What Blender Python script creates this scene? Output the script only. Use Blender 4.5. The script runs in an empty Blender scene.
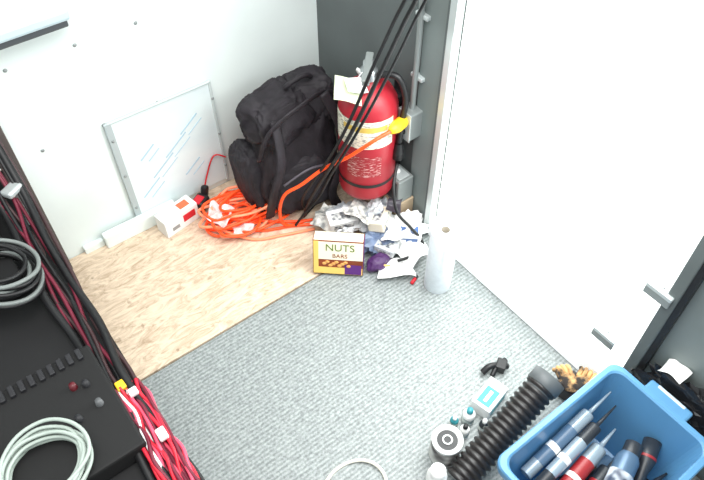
import bpy, bmesh, math, random
from mathutils import Vector, Matrix, Euler, noise
random.seed(7)
sc=bpy.context.scene
# ------------------------------------------------------------ materials
def lin(c): return tuple(((v/255)/12.92 if v/255<=.04045 else ((v/255+.055)/1.055)**2.4) for v in c)+(1,)
MATS={}
def mat(name,col,rough=.5,metal=0,var=0,scale=20,stretch=(1,1,1),bump=0,emit=0,detail=6,col2=None,trans=0,lo=.35,hi=.65):
    if name in MATS: return MATS[name]
    m=bpy.data.materials.new(name); m.use_nodes=True; nt=m.node_tree; b=nt.nodes['Principled BSDF']
    c=lin(col); b.inputs['Base Color'].default_value=c
    b.inputs['Roughness'].default_value=rough; b.inputs['Metallic'].default_value=metal
    if trans: b.inputs['Transmission Weight'].default_value=trans
    if emit:
        b.inputs['Emission Color'].default_value=c; b.inputs['Emission Strength'].default_value=emit
    if var or bump or col2:
        tc=nt.nodes.new('ShaderNodeTexCoord'); mp=nt.nodes.new('ShaderNodeMapping'); mp.inputs['Scale'].default_value=stretch
        nz=nt.nodes.new('ShaderNodeTexNoise'); nz.inputs['Scale'].default_value=scale; nz.inputs['Detail'].default_value=detail
        nt.links.new(tc.outputs['Object'],mp.inputs[0]); nt.links.new(mp.outputs[0],nz.inputs['Vector'])
        rp=nt.nodes.new('ShaderNodeValToRGB'); rp.color_ramp.elements[0].position=lo; rp.color_ramp.elements[1].position=hi
        if col2: a,d=lin(col2),c
        else: a=tuple(max(0,v*(1-var)) for v in c[:3])+(1,); d=tuple(min(1,v*(1+var*.5)) for v in c[:3])+(1,)
        rp.color_ramp.elements[0].color=a; rp.color_ramp.elements[1].color=d
        nt.links.new(nz.outputs['Fac'],rp.inputs[0]); nt.links.new(rp.outputs[0],b.inputs['Base Color'])
        if bump:
            bp=nt.nodes.new('ShaderNodeBump'); bp.inputs['Strength'].default_value=bump; bp.inputs['Distance'].default_value=.01
            nt.links.new(nz.outputs['Fac'],bp.inputs['Height']); nt.links.new(bp.outputs[0],b.inputs['Normal'])
    MATS[name]=m; return m

# ------------------------------------------------------------ builder
class B:
    def __init__(s,name): s.name=name; s.v=[]; s.f=[]; s.mi=[]; s.sm=[]; s.mats=[]
    def add(s,vs,fs,m,M=None,smooth=False):
        if m not in s.mats: s.mats.append(m)
        k=s.mats.index(m); o=len(s.v)
        for v in vs:
            v=Vector(v); s.v.append(M@v if M else v)
        for f in fs: s.f.append([i+o for i in f]); s.mi.append(k); s.sm.append(smooth)
        return s
    def bm(s,b,m,M=None,smooth=False):
        b.verts.ensure_lookup_table()
        for i,v in enumerate(b.verts): v.index=i
        s.add([v.co.copy() for v in b.verts],[[v.index for v in f.verts] for f in b.faces],m,M,smooth); b.free(); return s
    def box(s,c,size,m,rot=(0,0,0),bev=.003,seg=2,M=None):
        b=bmesh.new(); bmesh.ops.create_cube(b,size=1)
        for v in b.verts: v.co=Vector((v.co.x*size[0],v.co.y*size[1],v.co.z*size[2]))
        bev=min(bev,min(size)*.45)
        if bev>0: bmesh.ops.bevel(b,geom=b.edges[:],offset=bev,segments=seg,affect='EDGES',profile=.5)
        T=Matrix.Translation(c)@Euler([math.radians(a) for a in rot]).to_matrix().to_4x4()
        return s.bm(b,m,(M@T) if M else T)
    def lathe(s,prof,m,M=None,n=40,smooth=True,a0=0,a1=360):
        full=abs(a1-a0)>=360; k=n if full else n+1; vs=[];fs=[]
        for r,z in prof:
            for i in range(k):
                a=math.radians(a0+(a1-a0)*i/n); vs.append((r*math.cos(a),r*math.sin(a),z))
        for j in range(len(prof)-1):
            for i in range(n):
                i2=(i+1)%k; fs.append([j*k+i,j*k+i2,(j+1)*k+i2,(j+1)*k+i])
        return s.add(vs,fs,m,M,smooth)
    def tube(s,pts,r,m,n=8,sub=8,closed=False,raw=False,flat=1.0,cap=True):
        P=[Vector(p) for p in pts]
        if raw: Q=P
        else:
            Q=[]; N=len(P); rng=N if closed else N-1
            for i in range(rng):
                if closed: p0,p1,p2,p3=P[(i-1)%N],P[i],P[(i+1)%N],P[(i+2)%N]
                else: p0,p1,p2,p3=P[max(i-1,0)],P[i],P[i+1],P[min(i+2,N-1)]
                for k in range(sub):
                    t=k/sub; Q.append(.5*((2*p1)+(p2-p0)*t+(2*p0-5*p1+4*p2-p3)*t*t+(3*p1-p0-3*p2+p3)*t**3))
            if not closed: Q.append(P[-1])
        vs=[];fs=[];L=len(Q); nrm=None
        for i,q in enumerate(Q):
            if closed: d=Q[(i+1)%L]-Q[(i-1)%L]
            else: d=Q[min(i+1,L-1)]-Q[max(i-1,0)]
            if d.length<1e-9: d=Vector((0,0,1))
            d.normalize()
            if nrm is None: nrm=d.orthogonal().normalized() if flat==1 else (Vector((0,-1,0.01))-d*Vector((0,-1,0.01)).dot(d)).normalized()
            nrm=(nrm-d*nrm.dot(d)).normalized(); bn=d.cross(nrm)
            for k in range(n):
                a=2*math.pi*k/n; vs.append(q+nrm*(r*flat*math.cos(a))+bn*(r*math.sin(a)))
        for i in range(L if closed else L-1):
            j=(i+1)%L
            for k in range(n): fs.append([i*n+k,i*n+(k+1)%n,j*n+(k+1)%n,j*n+k])
        if cap and not closed: fs.append(list(range(n))[::-1]); fs.append([(L-1)*n+k for k in range(n)])
        return s.add(vs,fs,m,None,True)
    def poly(s,vs,m): return s.add(vs,[list(range(len(vs)))],m)
    def crumple(s,c,size,m,seed=0,amp=.35,sub=3,freq=2.2,flatb=True,rot=0,smooth=False):
        b=bmesh.new(); bmesh.ops.create_icosphere(b,subdivisions=sub,radius=1)
        o=Vector((seed*3.7,seed*1.3,seed*5.1))
        for v in b.verts:
            p=v.co.copy(); d=noise.noise(p*freq+o)*amp+ (abs(noise.noise(p*freq*2.3+o))-.2)*amp*.9
            v.co=p*(1+d)
            v.co=Vector((v.co.x*size[0],v.co.y*size[1],v.co.z*size[2]))
            if flatb and v.co.z<-size[2]*.75: v.co.z=-size[2]*.75
        return s.bm(b,m,Matrix.Translation(c)@Matrix.Rotation(math.radians(rot),4,'Z'),smooth)
    def sheet(s,c,w,l,m,seed=0,amp=.02,freq=12,rot=(0,0,0),n=14,smooth=False,base=0):
        vs=[];fs=[]
        for i in range(n+1):
            for j in range(n+1):
                x=(i/n-.5)*w;y=(j/n-.5)*l
                q=Vector((x*freq+seed*7,y*freq,seed*2.1)); z=abs(noise.noise(q))*amp*2+noise.noise(q*2.5)*amp*.6+amp*.6
                vs.append((x+noise.noise(q*1.5+Vector((5,0,0)))*amp,y+noise.noise(q*1.5+Vector((0,9,0)))*amp,z))
        for i in range(n):
            for j in range(n): a=i*(n+1)+j; fs.append([a,a+n+1,a+n+2,a+1])
        T=Matrix.Translation(c)@Euler([math.radians(a) for a in rot]).to_matrix().to_4x4()
        return s.add(vs,fs,m,T,smooth)
    def text(s,t,size,m,M,ext=.0004):
        cu=bpy.data.curves.new('t','FONT'); cu.body=t; cu.size=size; cu.extrude=ext; cu.align_x='CENTER'; cu.align_y='CENTER'
        o=bpy.data.objects.new('t',cu); sc.collection.objects.link(o); bpy.context.view_layer.update()
        me=o.to_mesh(); s.add([v.co.copy() for v in me.vertices],[list(p.vertices) for p in me.polygons],m,M)
        o.to_mesh_clear(); bpy.data.objects.remove(o); return s
    def done(s):
        me=bpy.data.meshes.new(s.name); me.from_pydata([tuple(v) for v in s.v],[],s.f)
        for m in s.mats: me.materials.append(m)
        me.polygons.foreach_set('material_index',s.mi); me.polygons.foreach_set('use_smooth',s.sm); me.update()
        xs=[v.co for v in me.vertices]; c=Vector([(min(p[i] for p in xs)+max(p[i] for p in xs))/2 for i in range(3)])
        me.transform(Matrix.Translation(-c)); o=bpy.data.objects.new(s.name,me); o.location=c; sc.collection.objects.link(o)
        return o
def axis(p0,p1):
    p0=Vector(p0);p1=Vector(p1); d=(p1-p0); return Matrix.Translation(p0)@d.to_track_quat('Z','Y').to_matrix().to_4x4(), d.length

# palette
white=mat('painted_white_panel',(232,241,239),.45,var=.06,scale=3)
seam=mat('seam_grey',(196,206,206),.5)
dark=mat('dark_grey_wall_panel',(92,99,99),.6,var=.1,scale=6)
dark2=mat('grey_column_panel',(118,127,126),.55,var=.08,scale=6)
alu=mat('aluminium_trim',(200,207,207),.35,.4)
black=mat('black_plastic',(24,24,26),.45)
blackc=mat('black_cable_rubber',(18,18,20),.5)
steel=mat('steel',(165,170,172),.3,.7)
galv=mat('galvanised_box',(145,151,150),.45,.4)
wht=mat('white_plastic',(238,239,238),.4)
red=mat('red_label',(205,30,45),.5)
# ------------------------------------------------------------ room shell
b=B('floor'); b.box((-.95,-1.2,-.03),(1.94,2.44,.05),mat('subfloor',(120,115,108),.8,var=.2)); b.done()
# plywood: grain + sparse dark stains
m=bpy.data.materials.new('plywood'); m.use_nodes=True; nt=m.node_tree; bs=nt.nodes['Principled BSDF']; bs.inputs['Roughness'].default_value=.7
tc=nt.nodes.new('ShaderNodeTexCoord'); mp=nt.nodes.new('ShaderNodeMapping'); mp.inputs['Scale'].default_value=(1,3.0,1); mp.inputs['Rotation'].default_value=(0,0,.12)
n1=nt.nodes.new('ShaderNodeTexNoise'); n1.inputs['Scale'].default_value=10; n1.inputs['Detail'].default_value=10; n1.inputs['Distortion'].default_value=2.2; n1.inputs['Roughness'].default_value=.72
r1=nt.nodes.new('ShaderNodeValToRGB'); r1.color_ramp.elements[0].position=.34; r1.color_ramp.elements[1].position=.58; r1.color_ramp.elements[0].color=lin((176,150,124)); r1.color_ramp.elements[1].color=lin((226,206,182))
n3=nt.nodes.new('ShaderNodeTexNoise'); n3.inputs['Scale'].default_value=22; n3.inputs['Detail'].default_value=3
r3=nt.nodes.new('ShaderNodeValToRGB'); r3.color_ramp.elements[0].position=.68; r3.color_ramp.elements[1].position=.76; r3.color_ramp.elements[0].color=(0,0,0,1); r3.color_ramp.elements[1].color=(1,1,1,1)
mx=nt.nodes.new('ShaderNodeMixRGB'); mx.inputs[2].default_value=lin((146,120,96))
L=nt.links.new; L(tc.outputs['Object'],mp.inputs[0]); L(mp.outputs[0],n1.inputs['Vector']); L(tc.outputs['Object'],n3.inputs['Vector']); L(n1.outputs['Fac'],r1.inputs[0]); L(n3.outputs['Fac'],r3.inputs[0]); L(r3.outputs[0],mx.inputs[0]); L(r1.outputs[0],mx.inputs[1]); L(mx.outputs[0],bs.inputs['Base Color'])
b=B('plywood_sheet'); b.box((-.545,-.285,.0),(1.07,.566,.012),m,bev=.002); b.done()
# rubber mat with fine ribbing
m=bpy.data.materials.new('ribbed_mat'); m.use_nodes=True; nt=m.node_tree; bs=nt.nodes['Principled BSDF']; bs.inputs['Roughness'].default_value=.42
tc=nt.nodes.new('ShaderNodeTexCoord'); wv=nt.nodes.new('ShaderNodeTexWave'); wv.bands_direction='Y'; wv.inputs['Scale'].default_value=27; wv.inputs['Distortion'].default_value=2.5; wv.inputs['Detail'].default_value=4; wv.inputs['Detail Scale'].default_value=8
nz=nt.nodes.new('ShaderNodeTexNoise'); nz.inputs['Scale'].default_value=110; nz.inputs['Detail'].default_value=5; nz.inputs['Roughness'].default_value=.75
ma=nt.nodes.new('ShaderNodeMath'); ma.operation='MULTIPLY_ADD'; ma.inputs[1].default_value=.16
rp=nt.nodes.new('ShaderNodeValToRGB'); rp.color_ramp.elements[0].position=.42; rp.color_ramp.elements[1].position=.78
rp.color_ramp.elements[0].color=lin((108,114,114)); rp.color_ramp.elements[1].color=lin((168,174,173))
L=nt.links.new
L(tc.outputs['Object'],wv.inputs['Vector']); L(tc.outputs['Object'],nz.inputs['Vector'])
L(wv.outputs['Fac'],ma.inputs[0]); L(nz.outputs['Fac'],ma.inputs[2]); L(ma.outputs[0],rp.inputs[0]); L(rp.outputs[0],bs.inputs['Base Color'])
bp=nt.nodes.new('ShaderNodeBump'); bp.inputs['Strength'].default_value=.3; bp.inputs['Distance'].default_value=.004; L(ma.outputs[0],bp.inputs['Height']); L(bp.outputs[0],bs.inputs['Normal'])
b=B('ribbed_floor_mat'); b.box((-.555,-1.49,.0),(1.09,1.83,.014),m,bev=.004); b.done()

b=B('wall_back'); b.box((-.96,.03,1.0),(1.96,.06,2.1),white,bev=0)
for x in (-.99,-.80,-.62): 
    for z in (.46,.74,.9): b.lathe([(0,.003),(.004,.003),(.006,0)],galv,Matrix.Translation((x,0,z))@Matrix.Rotation(math.pi/2,4,'X'),12)
b.done()
b=B('wall_right')
b.box((.03,-.32,1.0),(.06,.64,2.1),dark,bev=0)
b.box((-.004,-.585,1.0),(.010,.10,2.1),dark2,bev=.002)
b.box((.03,-1.95,1.0),(.06,1.0,2.1),dark2,bev=0)
b.done()
b=B('trim_1'); b.box((-.008,-.65,1.02),(.03,.025,2.0),alu); b.box((-.014,-.632,1.02),(.01,.008,2.0),dark,bev=0); b.done()
b=B('trim_2'); b.box((-.01,-1.455,1.02),(.035,.03,2.0),dark); b.box((-.014,-1.475,1.02),(.02,.02,2.0),black,bev=0); b.done()
doorm=mat('glowing_white_door',(250,253,250),.5,emit=2.4)  # emission added so door and sill read as blown-out white
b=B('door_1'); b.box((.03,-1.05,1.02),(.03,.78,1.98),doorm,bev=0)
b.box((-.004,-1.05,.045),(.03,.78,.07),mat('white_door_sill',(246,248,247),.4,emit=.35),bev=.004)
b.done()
b=B('door_strike_bracket')
for y,z in ((-1.36,.25),(-1.425,.52)):
    b.box((-.02,y,z),(.035,.07,.014),alu); b.box((-.034,y,z-.012),(.006,.07,.036),galv); b.lathe([(0,.004),(.004,.003),(.005,0)],steel,Matrix.Translation((-.02,y,z+.006)),10)
b.done()
# access panel on back wall
pan=mat('glossy_white_sheet',(230,240,240),.35,col2=(218,231,234),scale=2.5,stretch=(1,1,3))
b=B('access_panel'); b.box((-.615,-.006,.245),(.345,.008,.43),pan,bev=.002)
blu=mat('pale_blue_streak',(176,206,220),.3)
for i,(x,z,l) in enumerate(((-.72,.15,.09),(-.66,.22,.11),(-.60,.28,.11),(-.54,.34,.09),(-.70,.30,.07),(-.56,.16,.08))):
    b.box((x,-.0105,z),(.005,.001,l),blu,rot=(0,52,0),bev=0); b.box((x+.02,-.0105,z-.02),(.003,.001,l*.8),blu,rot=(0,52,0),bev=0)
b.box((-.793,-.009,.245),(.022,.010,.44),mat('panel_edge_grey',(176,186,188),.4),bev=.002); b.box((-.440,-.009,.245),(.010,.010,.44),seam,bev=.002)
b.box((-.615,-.009,.463),(.356,.010,.007),seam,bev=.002)
for x in (-.793,-.440):
    for z in (.1,.25,.4): b.lathe([(0,.004),(.004,.003),(.005,0)],galv,Matrix.Translation((x,-.014,z))@Matrix.Rotation(math.pi/2,4,'X'),10)
b.done()
b=B('baseboard_back'); b.box((-.80,-.028,.035),(.27,.03,.06),white,bev=.006); b.box((-.97,-.01,.02),(.07,.02,.03),white,bev=.004); b.done()
b=B('wall_bracket_shelf'); b.box((-.93,-.04,.87),(.26,.07,.035),mat('pale_blue_plastic',(190,208,215),.3),bev=.01); b.box((-.93,-.04,.845),(.24,.055,.02),mat('fixture_dark_grey',(70,74,78),.5),bev=.004); b.done()  # tray-like bracket shelf, pale blue lid over dark underside, no lamp

# ------------------------------------------------------------ fire extinguisher
ex=Vector((-.13,-.45,0)); fr=mat('extinguisher_red',(166,30,44),.42,var=.08,scale=8); T=Matrix.Translation(ex)
b=B('fire_extinguisher')
b.lathe([(0,.165),(.075,.165),(.09,.175),(.093,.19),(.093,.50),(.088,.53),(.072,.56),(.045,.58),(.022,.588),(.022,.605)],fr,T,48)
lab=mat('label_cream',(238,236,216),.5,col2=(140,142,136),scale=60,stretch=(1,1,4),detail=2,lo=.36,hi=.5)
b.lathe([(.0936,.40),(.0936,.505)],lab,T,24,a0=-215,a1=-75)
b.lathe([(.0938,.465),(.0938,.485)],mat('label_gold',(215,185,90),.5),T,24,a0=-180,a1=-90)
b.lathe([(.0936,.28),(.0936,.365)],mat('label_dark_red',(150,26,38),.4,col2=(215,180,175),scale=70,stretch=(1,1,5),detail=1,lo=.3,hi=.45),T,24,a0=-170,a1=-100)
b.lathe([(.026,.60),(.026,.63),(.018,.635),(.018,.655),(0,.655)],steel,T,20)
b.box((ex.x-.03,ex.y-.03,.665),(.12,.022,.008),galv,rot=(0,-8,45)); b.box((ex.x-.03,ex.y-.03,.635),(.10,.022,.008),galv,rot=(0,6,45))
b.tube([(ex.x+.01,ex.y-.03,.62),(ex.x+.04,ex.y-.08,.63),(ex.x+.06,ex.y-.10,.56),(ex.x+.06,ex.y-.09,.46),(ex.x+.055,ex.y-.09,.38)],.010,black,10)
b.lathe([(.011,0),(.018,-.03),(.02,-.06),(.0,-.06)],black,Matrix.Translation((ex.x+.055,ex.y-.09,.38)),16)
b.lathe([(0,0),(.016,0),(.018,.006),(0,.008)],wht,Matrix.Translation((ex.x-.02,ex.y+.02,.61))@Matrix.Rotation(1.2,4,'Y'),16)
for z in (.24,.48): b.box((-.015,ex.y,z),(.03,.05,.03),black)
b.box((-.005,ex.y,.36),(.008,.05,.34),black)
b.lathe([(.0945,.232),(.0945,.246)],black,T,40)
b.done()
b=B('inspection_tag'); 
tg=mat('tag_pale_green',(212,220,188),.6,var=.15,scale=50)
b.sheet((-.21,-.45,.585),.07,.09,tg,3,.006,9,rot=(30,-30,50)); b.sheet((-.185,-.46,.60),.05,.07,wht,5,.006,9,rot=(20,-20,70))
b.tube([(-.15,-.46,.63),(-.17,-.465,.64),(-.2,-.465,.61)],.0015,wht,6)
b.done()
# ------------------------------------------------------------ outlet, conduit, yellow plug
oy,oz=-.535,.44
b=B('outlet_box'); b.box((-.03,oy,oz),(.05,.06,.10),galv,bev=.004); b.box((-.057,oy,oz),(.004,.064,.104),alu)
for z in (oz-.02,oz+.025): b.lathe([(0,.003),(.013,.003),(.014,0)],black,Matrix.Translation((-.059,oy,z))@Matrix.Rotation(-math.pi/2,4,'Y'),16)
b.tube([(-.025,oy,oz+.04),(-.025,oy,.6),(-.022,oy,.8),(-.022,oy,1.9)],.009,galv,10)
for z in (.60,.80): b.box((-.012,oy,z),(.02,.05,.014),alu)
b.done()
yel=mat('yellow_connector',(245,200,40),.45)
b=B('yellow_power_plug'); M,L_=axis((-.062,-.54,.462),(-.135,-.565,.475)); b.lathe([(0,0),(.018,0),(.020,.01),(.020,L_*.6),(.016,L_*.75),(.010,L_),(0,L_)],yel,M,20); b.done()
# ------------------------------------------------------------ cord
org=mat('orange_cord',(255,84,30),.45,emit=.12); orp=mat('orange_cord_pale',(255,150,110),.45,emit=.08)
b=B('extension_cord')
b.tube([(-.135,-.565,.475),(-.165,-.56,.468),(-.20,-.548,.45),(-.245,-.50,.385),(-.30,-.44,.32),(-.36,-.40,.255),(-.405,-.37,.215),(-.42,-.35,.14),(-.41,-.335,.05),(-.38,-.34,.018),(-.33,-.35,.016)],.0058,org)
rnd=random.Random(3)
for k in range(17):
    cx=-.475+rnd.uniform(-.07,.05); cy=-.20+rnd.uniform(-.035,.03); rx=rnd.uniform(.08,.16); ry=rnd.uniform(.035,.075); z=.015+k*.0040; ph=rnd.uniform(-.45,.15)
    pts=[]
    for i in range(10):
        a=2*math.pi*i/10; x=rx*math.cos(a)*rnd.uniform(.84,1.12); y=ry*math.sin(a)*rnd.uniform(.8,1.2)
        pts.append((cx+x*math.cos(ph)-y*math.sin(ph),min(-.05,cy+x*math.sin(ph)+y*math.cos(ph)),max(.013,z+rnd.uniform(-.008,.016))))
    b.tube(pts,.0050,orp if k%4==2 else org,sub=5,closed=True)
b.tube([(-.5,-.22,.03),(-.42,-.29,.02),(-.34,-.34,.014),(-.30,-.36,.013)],.0052,org); b.tube([(-.56,-.2,.03),(-.48,-.29,.014),(-.38,-.34,.014),(-.31,-.38,.013)],.0052,org)
b.tube([(-.60,-.2,.03),(-.52,-.31,.014),(-.42,-.36,.014),(-.32,-.40,.013)],.005,orp)
b.done()
clr=mat('clear_bag',(240,232,230),.25,col2=(205,180,175),scale=30)
b=B('clear_plastic_wrap'); b.sheet((-.57,-.19,.06),.08,.09,clr,4,.018,rot=(0,-15,20),freq=20); b.sheet((-.53,-.27,.02),.07,.05,clr,8,.013,rot=(0,0,-20),freq=20); b.done()
b=B('power_cables')
for k,(dx,dy) in enumerate(((0,0),(.026,-.01),(-.016,.02))):
    b.tube([(-.09+dx,-.69+dy,1.3),(-.13+dx,-.65+dy,1.0),(-.155+dx,-.61+dy,.86),(-.19+dx,-.58+dy,.73),(-.235+dx*.6,-.54+dy,.56),(-.275+dx*.4,-.50+dy,.42),(-.30+dx*.6,-.45+dy,.30),(-.32+dx,-.385+dy,.15),(-.325-dx,-.35+dy,.05),(-.31-dx*2,-.33+dy*2,.02),(-.24-dx,-.30,.016)],(.0062,.0045,.005)[k],blackc,8)
b.tube([(-.09,-.555,.31),(-.14,-.60,.27),(-.155,-.64,.2),(-.12,-.67,.13),(-.09,-.70,.07),(-.11,-.73,.05),(-.2,-.71,.05)],.0055,blackc)
b.done()
# ------------------------------------------------------------ backpack
bk=mat('black_nylon',(36,31,37),.7,var=.35,scale=40,bump=.15)
b=B('backpack')
def bag(c,s,seed,rot,e=.5,amp=.13,lean=0,tz=.06):
    q=bmesh.new(); bmesh.ops.create_icosphere(q,subdivisions=5,radius=1)
    for v in q.verts:
        p=v.co; p=Vector([math.copysign(abs(t)**e,t) for t in p]); p=p.normalized()*(p.length*.82)
        o=Vector((seed,seed*2,seed*3)); d=noise.noise(p*1.6+o)*amp*1.1+abs(noise.noise(Vector((p.x*5,p.y*5,p.z*2.6))+o))*amp*-1.2
        p=p*(1+d); p.x*=1-tz*max(0,p.z); p.y*=1-.25*max(0,p.z)
        v.co=Vector((p.x*s[0]+lean*p.z,p.y*s[1]+.03*p.z,p.z*s[2]))
    b.bm(q,bk,Matrix.Translation(c)@Matrix.Rotation(math.radians(rot),4,'Z'),True)
bag((-.265,-.20,.24),(.185,.12,.235),1,-8,lean=.02)
bag((-.29,-.28,.15),(.145,.06,.13),4,-12)
bag((-.31,-.20,.395),(.145,.10,.09),7,10,amp=.16)
bag((-.18,-.19,.395),(.11,.09,.09),3,-20,amp=.16)
bag((-.41,-.17,.16),(.07,.09,.15),9,0)
zp=mat('zipper_grey',(84,78,86),.5)
b.tube([(-.43,-.27,.30),(-.40,-.30,.42),(-.30,-.315,.48),(-.16,-.28,.46),(-.09,-.27,.34)],.012,bk,8,flat=.35)
b.tube([(-.19,-.30,.48),(-.16,-.345,.36),(-.17,-.365,.22),(-.21,-.36,.1),(-.19,-.36,.02)],.018,bk,8,flat=.3)
b.tube([(-.37,-.29,.45),(-.39,-.34,.32),(-.43,-.33,.18),(-.43,-.29,.05)],.018,bk,8,flat=.3)
b.tube([(-.27,-.2,.475),(-.25,-.21,.495),(-.2,-.21,.50),(-.17,-.2,.475)],.009,bk,8)
b.tube([(-.39,-.34,.22),(-.30,-.36,.26),(-.2,-.35,.22)],.004,zp,6)
b.box((-.17,-.368,.26),(.03,.008,.02),zp)
b.done()
# ------------------------------------------------------------ small white box with red label
b=B('product_carton'); M=Matrix.Translation((-.685,-.085,.045))@Matrix.Rotation(math.radians(10),4,'Z')
b.box((0,0,0),(.14,.06,.075),wht,M=M,bev=.002); b.box((.03,-.0305,.005),(.05,.001,.03),red,M=M,bev=0); b.box((.03,0,.038),(.04,.03,.001),mat('orange_label',(240,110,70),.5),M=M,bev=0)
b.box((-.03,-.031,-.01),(.03,.001,.015),mat('grey_text',(150,150,150),.6),M=M,bev=0); b.done()
b=B('cordless_tool'); M=Matrix.Translation((-.585,-.07,.04))@Matrix.Rotation(math.radians(30),4,'Z')
b.box((0,0,0),(.06,.05,.045),black,M=M,bev=.012); b.box((.035,0,.025),(.025,.025,.045),black,M=M,bev=.008,rot=(0,20,0)); b.box((-.01,0,.024),(.04,.03,.006),red,M=M)
b.tube([(-.56,-.04,.03),(-.52,-.02,.1),(-.48,-.02,.17),(-.44,-.03,.15)],.003,red,6); b.done()
# ------------------------------------------------------------ snack box
b=B('snack_box'); M=Matrix.Translation((-.35,-.585,.078))@Matrix.Rotation(math.radians(-42),4,'Z')@Matrix.Rotation(math.radians(-14),4,'X')
br=mat('box_brown',(140,66,34),.45,var=.3,scale=20); cr=mat('box_cream',(250,240,214),.45); pu=mat('box_purple',(92,40,120),.45); gl=mat('box_gold',(244,206,110),.45); gn=mat('box_green',(96,120,40),.5)
b.box((0,0,0),(.165,.05,.135),br,M=M,bev=.0015)
b.box((.006,-.0257,.028),(.15,.001,.07),cr,M=M,bev=0); b.box((.006,-.0259,-.052),(.15,.001,.026),gl,M=M,bev=0); b.box((-.072,-.0261,0),(.016,.001,.13),gl,M=M,bev=0); b.box((.05,-.0263,-.045),(.055,.001,.038),pu,M=M,bev=0)
b.box((.083,0,0),(.001,.048,.13),pu,M=M,bev=0); b.box((0,0,.068),(.16,.047,.001),cr,M=M,bev=0)
TX=M@Matrix.Translation((.006,-.0267,.04))@Matrix.Rotation(math.pi/2,4,'X')
b.text('NUTS',.038,gn,TX); b.text('BARS',.022,br,M@Matrix.Translation((.006,-.0267,.008))@Matrix.Rotation(math.pi/2,4,'X'))
for i in range(9): b.lathe([(0,-.007),(.006,-.004),(.008,0),(.006,.004),(0,.007)],mat('nut_tan',(224,160,90),.5),M@Matrix.Translation((-.045+.010*i,-.0265,-.024+.008*math.sin(i*2.1)))@Matrix.Scale(.3,4,(0,1,0)),10)
b.done()
b=B('snack_pouch'); b.crumple((-.245,-.665,.03),(.045,.03,.03),mat('pouch_purple',(70,36,86),.5),2,.25,freq=1.5); b.box((-.245,-.688,.035),(.05,.004,.02),gl,rot=(20,0,-35)); b.done()
# ------------------------------------------------------------ junk
plas=mat('crumpled_plastic',(238,240,240),.35,col2=(150,156,164),scale=14); paper=mat('newsprint',(236,234,226),.8,col2=(130,132,132),scale=45,detail=3); tis=mat('tissue',(246,246,244),.8)
b=B('crumpled_bags')
b.crumple((-.22,-.46,.05),(.07,.06,.05),plas,1,.4,4); b.crumple((-.15,-.53,.07),(.06,.06,.06),plas,5,.4,4); b.crumple((-.10,-.62,.05),(.07,.06,.05),tis,8,.5,4)
b.crumple((-.18,-.60,.04),(.07,.05,.04),mat('blue_grey_bag',(120,136,165),.4,var=.4,scale=20),11,.5,4)
b.done()
def pack(name,c,size,rz,rx,body,lab_):
    b=B(name); M=Matrix.Translation(c)@Matrix.Rotation(math.radians(rz),4,'Z')@Matrix.Rotation(math.radians(rx),4,'X')
    b.box((0,0,0),size,body,M=M,bev=.002); b.box((0,-size[1]/2-.0004,0),(size[0]*.7,.0008,size[2]*.5),lab_,M=M,bev=0); b.box((0,0,size[2]/2+.0004),(size[0]*.75,size[1]*.5,.0008),lab_,M=M,bev=0); b.done()
txt=mat('pack_print',(226,226,222),.5,col2=(84,88,96),scale=70,detail=1)
pack('small_package',(-.255,-.475,.085),(.10,.06,.045),-20,10,wht,txt)
pack('small_package.001',(-.165,-.565,.105),(.085,.055,.04),35,-12,mat('pack_cream',(232,222,200),.6),txt)
pack('small_package.002',(-.105,-.655,.075),(.08,.06,.035),-40,8,wht,mat('pack_blue',(70,100,150),.5))
pack('small_package.003',(-.195,-.645,.055),(.07,.05,.03),-65,0,mat('pack_grey',(190,194,196),.5),txt)
b=B('crumpled_newspaper'); b.sheet((-.20,-.51,.10),.12,.10,paper,1,.02,rot=(10,20,20)); b.sheet((-.14,-.63,.07),.12,.10,tis,4,.02,rot=(-15,10,50)); b.sheet((-.27,-.42,.03),.12,.10,paper,6,.02,rot=(0,0,30)); b.sheet((-.10,-.57,.12),.06,.05,mat('dark_wrapper',(66,62,70),.4),10,.02,rot=(10,-10,30)); b.done()
b=B('crumpled_napkins'); b.sheet((-.215,-.72,.012),.13,.09,tis,2,.018,rot=(0,0,-35)); b.sheet((-.14,-.70,.02),.10,.10,tis,3,.022,rot=(0,5,15)); b.done()
b=B('metal_switch_box'); b.box((-.05,-.525,.17),(.065,.075,.10),galv,bev=.004); b.box((-.0835,-.525,.17),(.003,.055,.08),black); b.box((-.05,-.525,.2215),(.045,.055,.003),alu); b.lathe([(0,.01),(.008,.01),(.01,0)],wht,Matrix.Translation((-.05,-.515,.223)),12); b.box((-.05,-.525,.06),(.075,.085,.12),mat('cardboard',(170,150,125),.8),bev=.003); b.done()
b=B('battery')
for x,y,r,cc in ((-.205,-.79,20,red),):
    M=Matrix.Translation((x,y,.014))@Matrix.Rotation(math.radians(r),4,'Z')@Matrix.Rotation(math.pi/2,4,'Y'); b.lathe([(0,0),(.006,0),(.006,.024)],cc,M,14); b.lathe([(.006,.024),(.006,.036),(.003,.036),(.003,.039),(0,.039)],black,M,14)
b.done()
b=B('paper_towel_roll'); T=Matrix.Translation((-.135,-.838,.007)); prm=mat('paper_towel',(226,233,238),.85,var=.05,scale=60)
b.lathe([(.014,.0),(.043,.0),(.044,.004),(.044,.268),(.042,.271),(.014,.271)],prm,T,40); b.lathe([(.014,0),(.014,.271)],mat('core_card',(200,192,178),.8),T,24)
b.add([(.044*math.cos(a),.044*math.sin(a),z) for a in (-2.4,-2.3,-2.2) for z in (.004,.268)]+[(-.043,-.051,.002),(-.043,-.051,.268)],[[0,2,3,1],[2,4,5,3]],prm,T)
b.done()
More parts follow.
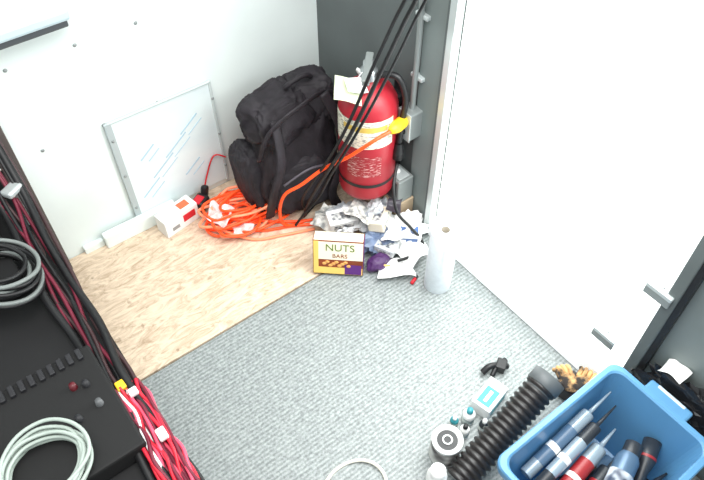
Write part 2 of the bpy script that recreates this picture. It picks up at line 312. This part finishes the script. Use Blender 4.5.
# ------------------------------------------------------------ blue tub
bl=mat('blue_tub_plastic',(92,146,188),.35,var=.08,scale=5)
def rrect(x0,x1,y0,y1,r,z,n=6):
    out=[]
    for cx,cy,a in ((x1-r,y1-r,0),(x0+r,y1-r,90),(x0+r,y0+r,180),(x1-r,y0+r,270)):
        for i in range(n+1): t=math.radians(a+90*i/n); out.append((cx+r*math.cos(t),cy+r*math.sin(t),z))
    return out
def loft(b,rings,m,cap=True):
    n=len(rings[0]); vs=[v for r in rings for v in r]; fs=[]
    for j in range(len(rings)-1):
        for i in range(n): fs.append([j*n+i,j*n+(i+1)%n,(j+1)*n+(i+1)%n,(j+1)*n+i])
    if cap: fs.append([(len(rings)-1)*n+i for i in range(n)][::-1])
    b.add(vs,fs,m,None,False)
b=B('storage_tub')
X0,X1,Y0,Y1=-.54,-.105,-1.735,-1.435
def rr(i,z,r=.03): return rrect(X0+i,X1-i,Y0+i,Y1-i,r,z)
loft(b,[rr(.045,.01),rr(.042,.012),rr(.016,.27),rr(.002,.272),rr(0,.285),rr(0,.298),rr(.003,.302),rr(.014,.302),rr(.018,.298),rr(.046,.02),rr(.06,.016)],bl)
loft(b,[rr(.06,.009),rr(.045,.01)],bl,False); b.poly(rr(.046,.0095)[::-1],bl)
b.box((X1+.012,(Y0+Y1)/2,.285),(.05,.12,.018),bl,bev=.006); b.box((X0-.008,(Y0+Y1)/2,.285),(.03,.12,.018),bl,bev=.006)
b.box((X1+.03,(Y0+Y1)/2,.27),(.012,.08,.05),mat('pale_blue_latch',(190,212,226),.35),bev=.004)
b.done()
dk=mat('tool_dark',(42,46,52),.4); sil=mat('tube_silver',(150,166,178),.3,.3); rd=mat('caulk_red',(150,40,44),.4); tb=mat('tube_blue_grey',(78,104,130),.35)
def caulk(name,p0,p1,r,mm,lm,nz=True):
    b=B(name); M,L=axis(p0,p1); l=L*(.72 if nz else .95)
    b.lathe([(0,.004),(r*.9,.004),(r*.95,0),(r,.002),(r,l),(r*.9,l+.004),(r*.35,l+.008)]+([(r*.3,l+.02),(r*.12,L),(0,L)] if nz else [(r*.35,L),(0,L)]),mm,M,24)
    b.lathe([(r+.0006,l*.2),(r+.0006,l*.75)],lm,M,24); b.lathe([(r+.001,l*.4),(r+.001,l*.48)],wht,M,24); b.done()
caulk('caulk_tube',(-.455,-1.485,.19),(-.16,-1.48,.26),.017,sil,tb)
caulk('caulk_tube.001',(-.455,-1.525,.20),(-.17,-1.51,.245),.016,dk,sil)
caulk('caulk_tube.002',(-.45,-1.57,.18),(-.20,-1.545,.21),.020,sil,rd)
caulk('caulk_tube.003',(-.44,-1.62,.15),(-.22,-1.59,.18),.021,dk,rd)
caulk('caulk_tube.004',(-.36,-1.66,.12),(-.15,-1.69,.14),.022,dk,tb)
caulk('caulk_tube.005',(-.40,-1.54,.10),(-.16,-1.60,.12),.022,tb,dk)
def spray(name,p0,p1,r,body,capm):
    b=B(name); M,L_=axis(p0,p1)
    b.lathe([(0,.003),(r*.93,0),(r,.004),(r,L_*.78),(r*.72,L_*.86)],body,M,28); b.lathe([(r+.0006,L_*.15),(r+.0006,L_*.6)],mat('can_label',(215,222,228),.4,col2=(60,70,90),scale=40,detail=1),M,28); b.lathe([(r*.78,L_*.84),(r*.78,L_*.98),(r*.57,L_),(0,L_)],capm,M,24); b.done()
spray('spray_can',(-.40,-1.665,.19),(-.20,-1.60,.225),.028,mat('can_blue_grey',(84,110,136),.3,.2),dk)
spray('spray_can.001',(-.607,-1.345,.008),(-.600,-1.340,.15),.026,wht,wht)
b=B('flashlight'); M,L_=axis((-.30,-1.685,.16),(-.14,-1.62,.19)); b.lathe([(0,0),(.014,0),(.014,.09),(.022,.12),(.022,L_),(.019,L_),(0,L_-.01)],dk,M,24); b.lathe([(.023,.125),(.023,.132)],rd,M,24); b.done()
# ------------------------------------------------------------ corrugated hose
b=B('corrugated_hose'); M,L_=axis((-.548,-1.372,.056),(-.222,-1.345,.19)); pr=[]
n=20
for i in range(n):
    z=L_*i/n; pr+=[(.036,z),(.043,z+L_/n*.25),(.043,z+L_/n*.6),(.036,z+L_/n*.85)]
b.lathe(pr,mat('hose_black',(34,31,31),.4),M,32); b.lathe([(.044,L_*.93),(.046,L_*.94),(.046,L_+.012),(.038,L_+.012),(.036,L_-.05)],mat('grey_cuff',(78,82,84),.5),M,32); b.lathe([(0,L_+.006),(.039,L_+.006)],mat('grey_cap',(150,154,154),.5),M,24)
b.done()
# ------------------------------------------------------------ small floor items
tl=mat('teal_label',(50,140,150),.4)
b=B('small_carton'); M=Matrix.Translation((-.305,-1.245,.033))@Matrix.Rotation(math.radians(12),4,'Z'); b.box((0,0,0),(.10,.06,.05),wht,M=M,bev=.002); b.box((-.01,0,.0256),(.06,.04,.001),tl,M=M,bev=0); b.box((-.01,.0,.0262),(.04,.01,.001),wht,M=M,bev=0); b.box((.0,-.0305,0),(.07,.001,.03),tl,M=M,bev=0); b.done()
b=B('spring_clamp'); b.tube([(-.255,-1.17,.02),(-.225,-1.175,.035),(-.18,-1.20,.02)],.010,black,8); b.tube([(-.24,-1.195,.02),(-.21,-1.185,.03),(-.17,-1.18,.02)],.008,black,8); b.box((-.20,-1.19,.03),(.035,.03,.03),black,rot=(0,0,30)); b.done()
def bottle(name,x,y,r,h,mm,cm):
    b=B(name); b.lathe([(0,0),(r,0),(r,h*.62),(r*.8,h*.74),(r*.4,h*.8),(r*.4,h*.82)],mm,Matrix.Translation((x,y,.008)),20); b.lathe([(r*.5,h*.8),(r*.5,h),(0,h)],cm,Matrix.Translation((x,y,.008)),16); b.lathe([(r+.0005,h*.15),(r+.0005,h*.5)],mat('bottle_label',(225,228,222),.5,col2=(80,110,120),scale=50,detail=1),Matrix.Translation((x,y,.008)),20); b.done()
bottle('small_bottle',-.39,-1.25,.018,.065,wht,tl); bottle('small_bottle.001',-.43,-1.275,.014,.06,wht,black); bottle('small_bottle.002',-.375,-1.295,.013,.055,dk,wht); bottle('small_bottle.003',-.43,-1.235,.012,.045,tl,wht)
b=B('paint_tin'); T=Matrix.Translation((-.51,-1.283,.008)); b.lathe([(0,0),(.04,0),(.041,.003),(.041,.09),(.043,.092),(.041,.097),(.034,.095),(.033,.09),(0,.09)],wht,T,32); b.lathe([(.0415,.012),(.0415,.082)],mat('tin_label',(230,230,226),.5,col2=(60,50,54),scale=22,detail=1),T,32); b.lathe([(0,.0915),(.028,.0915)],black,T,24); b.lathe([(.010,.094),(.014,.0945)],wht,T,24); b.done()
b=B('white_cable_loop'); pts=[]
for i in range(15): a=math.radians(-60+300*i/14+0); pts.append((-.765+.085*math.cos(a)*1.05,-1.215+.075*math.sin(a),.012+.002*math.sin(3*a)))
b.tube(pts,.0048,mat('cable_offwhite',(240,236,222),.5)); b.done()
b=B('work_gloves'); g=mat('glove_tan',(206,160,106),.8,col2=(36,28,24),scale=22,lo=.42,hi=.56)
for cx,cy,rz in ((-.085,-1.385,20),(-.11,-1.36,70)):
    M=Matrix.Translation((cx,cy,.075))@Matrix.Rotation(math.radians(rz),4,'Z')
    q=bmesh.new(); bmesh.ops.create_icosphere(q,subdivisions=3,radius=1)
    for v in q.verts: v.co=Vector((v.co.x*.032,v.co.y*.026,v.co.z*.012))*(1+.25*noise.noise(v.co*2+Vector((rz,0,0))))
    b.bm(q,g,M,True)
    for k in range(4): b.tube([M@Vector((.018,-.018+.012*k,0)),M@Vector((.042,-.021+.013*k,.004)),M@Vector((.058-.004*abs(k-1.5),-.022+.014*k,-.004))],.0065,g,8)
    b.tube([M@Vector((0,.02,0)),M@Vector((.014,.036,.002))],.007,g,8)
b.box((-.09,-1.38,.04),(.075,.07,.05),mat('dark_crate',(52,46,44),.7),rot=(0,0,15)); b.done()
b=B('black_plastic_bag'); b.crumple((-.035,-1.66,.22),(.035,.16,.10),mat('black_film',(26,26,28),.25),6,.4,4); b.sheet((-.045,-1.55,.30),.05,.06,tis,3,.02,rot=(0,20,0)); b.done()
# ------------------------------------------------------------ left equipment rack
rk=mat('rack_black',(14,14,16),.7); post=mat('post_brown_grey',(84,76,74),.5)
b=B('equipment_rack')
b.box((-1.50,-1.2,.20),(.81,2.3,.40),rk,bev=.004)
b.box((-1.52,-.035,.75),(.82,.03,.7),rk,bev=0)
b.box((-1.09,-.030,.78),(.05,.05,1.54),post,bev=.003)
for z in (.5,.58,.66,.74): b.lathe([(0,.003),(.005,.003),(.006,0)],steel,Matrix.Translation((-1.12,-.056,z))@Matrix.Rotation(math.pi/2,4,'X'),10)
b.box((-1.12,-.19,.53),(.05,.035,.02),alu,bev=.006,rot=(0,0,30)); b.box((-1.12,-.19,.46),(.02,.02,.12),galv)
b.box((-1.35,-.30,.44),(.30,.26,.07),rk,bev=.006)
b.done()
dpl=mat('matte_black_case',(14,14,15),.75); dkk=mat('matte_dark_knob',(32,32,36),.6)
b=B('audio_mixer_unit'); b.box((-1.30,-.85,.43),(.30,.30,.055),dpl,bev=.006)
for i in range(12): b.box((-1.42+i*.022,-.72,.462),(.012,.03,.010),dkk,bev=.002)
for x,y,c in ((-1.22,-.79,mat('knob_maroon',(90,26,34),.4)),(-1.195,-.80,dkk),(-1.19,-.86,mat('knob_grey',(90,92,94),.5)),(-1.24,-.87,dkk)): b.lathe([(0,.016),(.007,.016),(.009,0)],c,Matrix.Translation((x,y,.457)),16)
b.done()
def coil(name,c,r,m,n,rad,tilt,seed,col2=None,sq=1):
    b=B(name); rr_=random.Random(seed); M=Matrix.Translation(c)@Euler([math.radians(t) for t in tilt]).to_matrix().to_4x4()
    for k in range(n):
        R_=r*rr_.uniform(.78,1.05); ox=rr_.uniform(-.012,.012); oy=rr_.uniform(-.012,.012)
        b.tube([M@Vector((ox+R_*math.cos(t*math.pi/5)*rr_.uniform(.95,1.05),oy+R_*sq*math.sin(t*math.pi/5)*rr_.uniform(.95,1.05),k*rad*1.1+rr_.uniform(0,.004))) for t in range(10)],rad,(col2 if col2 and k%3==1 else m),sub=5,closed=True)
    b.done()
lg=mat('cable_light_grey',(168,180,172),.45)
coil('white_cable_coil',(-1.335,-.94,.467),.092,lg,8,.0042,(0,0,0),1,sq=.9)
coil('black_cable_coil',(-1.25,-.42,.485),.085,blackc,9,.0055,(0,22,0),2,mat('cable_grey',(120,126,124),.5))
b=B('cable_bundle')
mr=mat('cable_maroon',(110,30,50),.5); pk=mat('cable_pink',(240,84,112),.45); dkc=mat('cable_dark_brown',(60,38,40),.5); rc=mat('cable_red',(215,34,56),.45)
cols=[blackc,mr,dkc,blackc,mr,blackc,dkc,mr,blackc,dkc,blackc]
rr_=random.Random(9)
for k,c in enumerate(cols):
    o=rr_.uniform(-.02,.02)
    pts=[(-1.17+.007*k+rr_.uniform(-.012,.012)+o*(1 if y>-.5 else .3),y,z+rr_.uniform(0,.02)) for y,z in ((-.08,.62),(-.2,.50),(-.35,.45),(-.5,.43),(-.65,.42),(-.8,.425),(-.95,.415),(-1.1,.415),(-1.3,.415),(-1.6,.415))]
    b.tube(pts,.010 if k in(0,8) else .0048,c,8)
b.done()
b=B('red_cable_loom')
for k in range(20):
    c=[rc,pk,rc,mr,wht,rc,pk,mr][k%8]
    b.tube([(-1.155+.0062*(k%10)+rr_.uniform(-.008,.008),y,.425+.008*(k//10)+rr_.uniform(0,.010)) for y in (-.84,-.88,-.92,-.98,-1.04,-1.1,-1.18,-1.3)],.0042,c,6)
b.box((-1.135,-.835,.437),(.022,.025,.014),yel,bev=.003); b.box((-1.12,-.87,.445),(.02,.02,.012),wht,bev=.003); b.box((-1.115,-1.0,.45),(.02,.03,.012),wht,bev=.003)
b.done()
# ------------------------------------------------------------ lights
def area(n,loc,tgt,size,e,col=(1,1,1)):
    l=bpy.data.lights.new(n,'AREA'); l.size=size; l.energy=e; l.color=col; o=bpy.data.objects.new(n,l); o.location=loc
    o.rotation_euler=(Vector(tgt)-Vector(loc)).to_track_quat('-Z','Y').to_euler(); sc.collection.objects.link(o)
area('ceiling_light',(-.9,-1.3,2.5),(-.5,-.6,0),1.5,56,(1,.985,.96))
area('door_daylight',(-.03,-1.05,.8),(-.6,-1.0,0),.7,14,(.95,1,1))
w=bpy.data.worlds.new('World'); sc.world=w; w.use_nodes=True; w.node_tree.nodes['Background'].inputs[0].default_value=(.93,.99,1,1); w.node_tree.nodes['Background'].inputs[1].default_value=.95
sc.view_settings.view_transform='Standard'
# ------------------------------------------------------------ camera
f=675.;p=math.radians(49.7);h=math.radians(37.3)
F=Vector((math.sin(h)*math.cos(p),math.cos(h)*math.cos(p),-math.sin(p))); Rv=Vector((math.cos(h),-math.sin(h),0)); U=Rv.cross(F); C=Vector((-1.165,-1.727,1.8))
cd=bpy.data.cameras.new('camera'); cd.sensor_width=36; cd.lens=36*f/704; cd.clip_start=.02
co=bpy.data.objects.new('camera',cd); sc.collection.objects.link(co); co.matrix_world=Matrix.Translation(C)@Matrix((Rv,U,-F)).transposed().to_4x4(); sc.camera=co
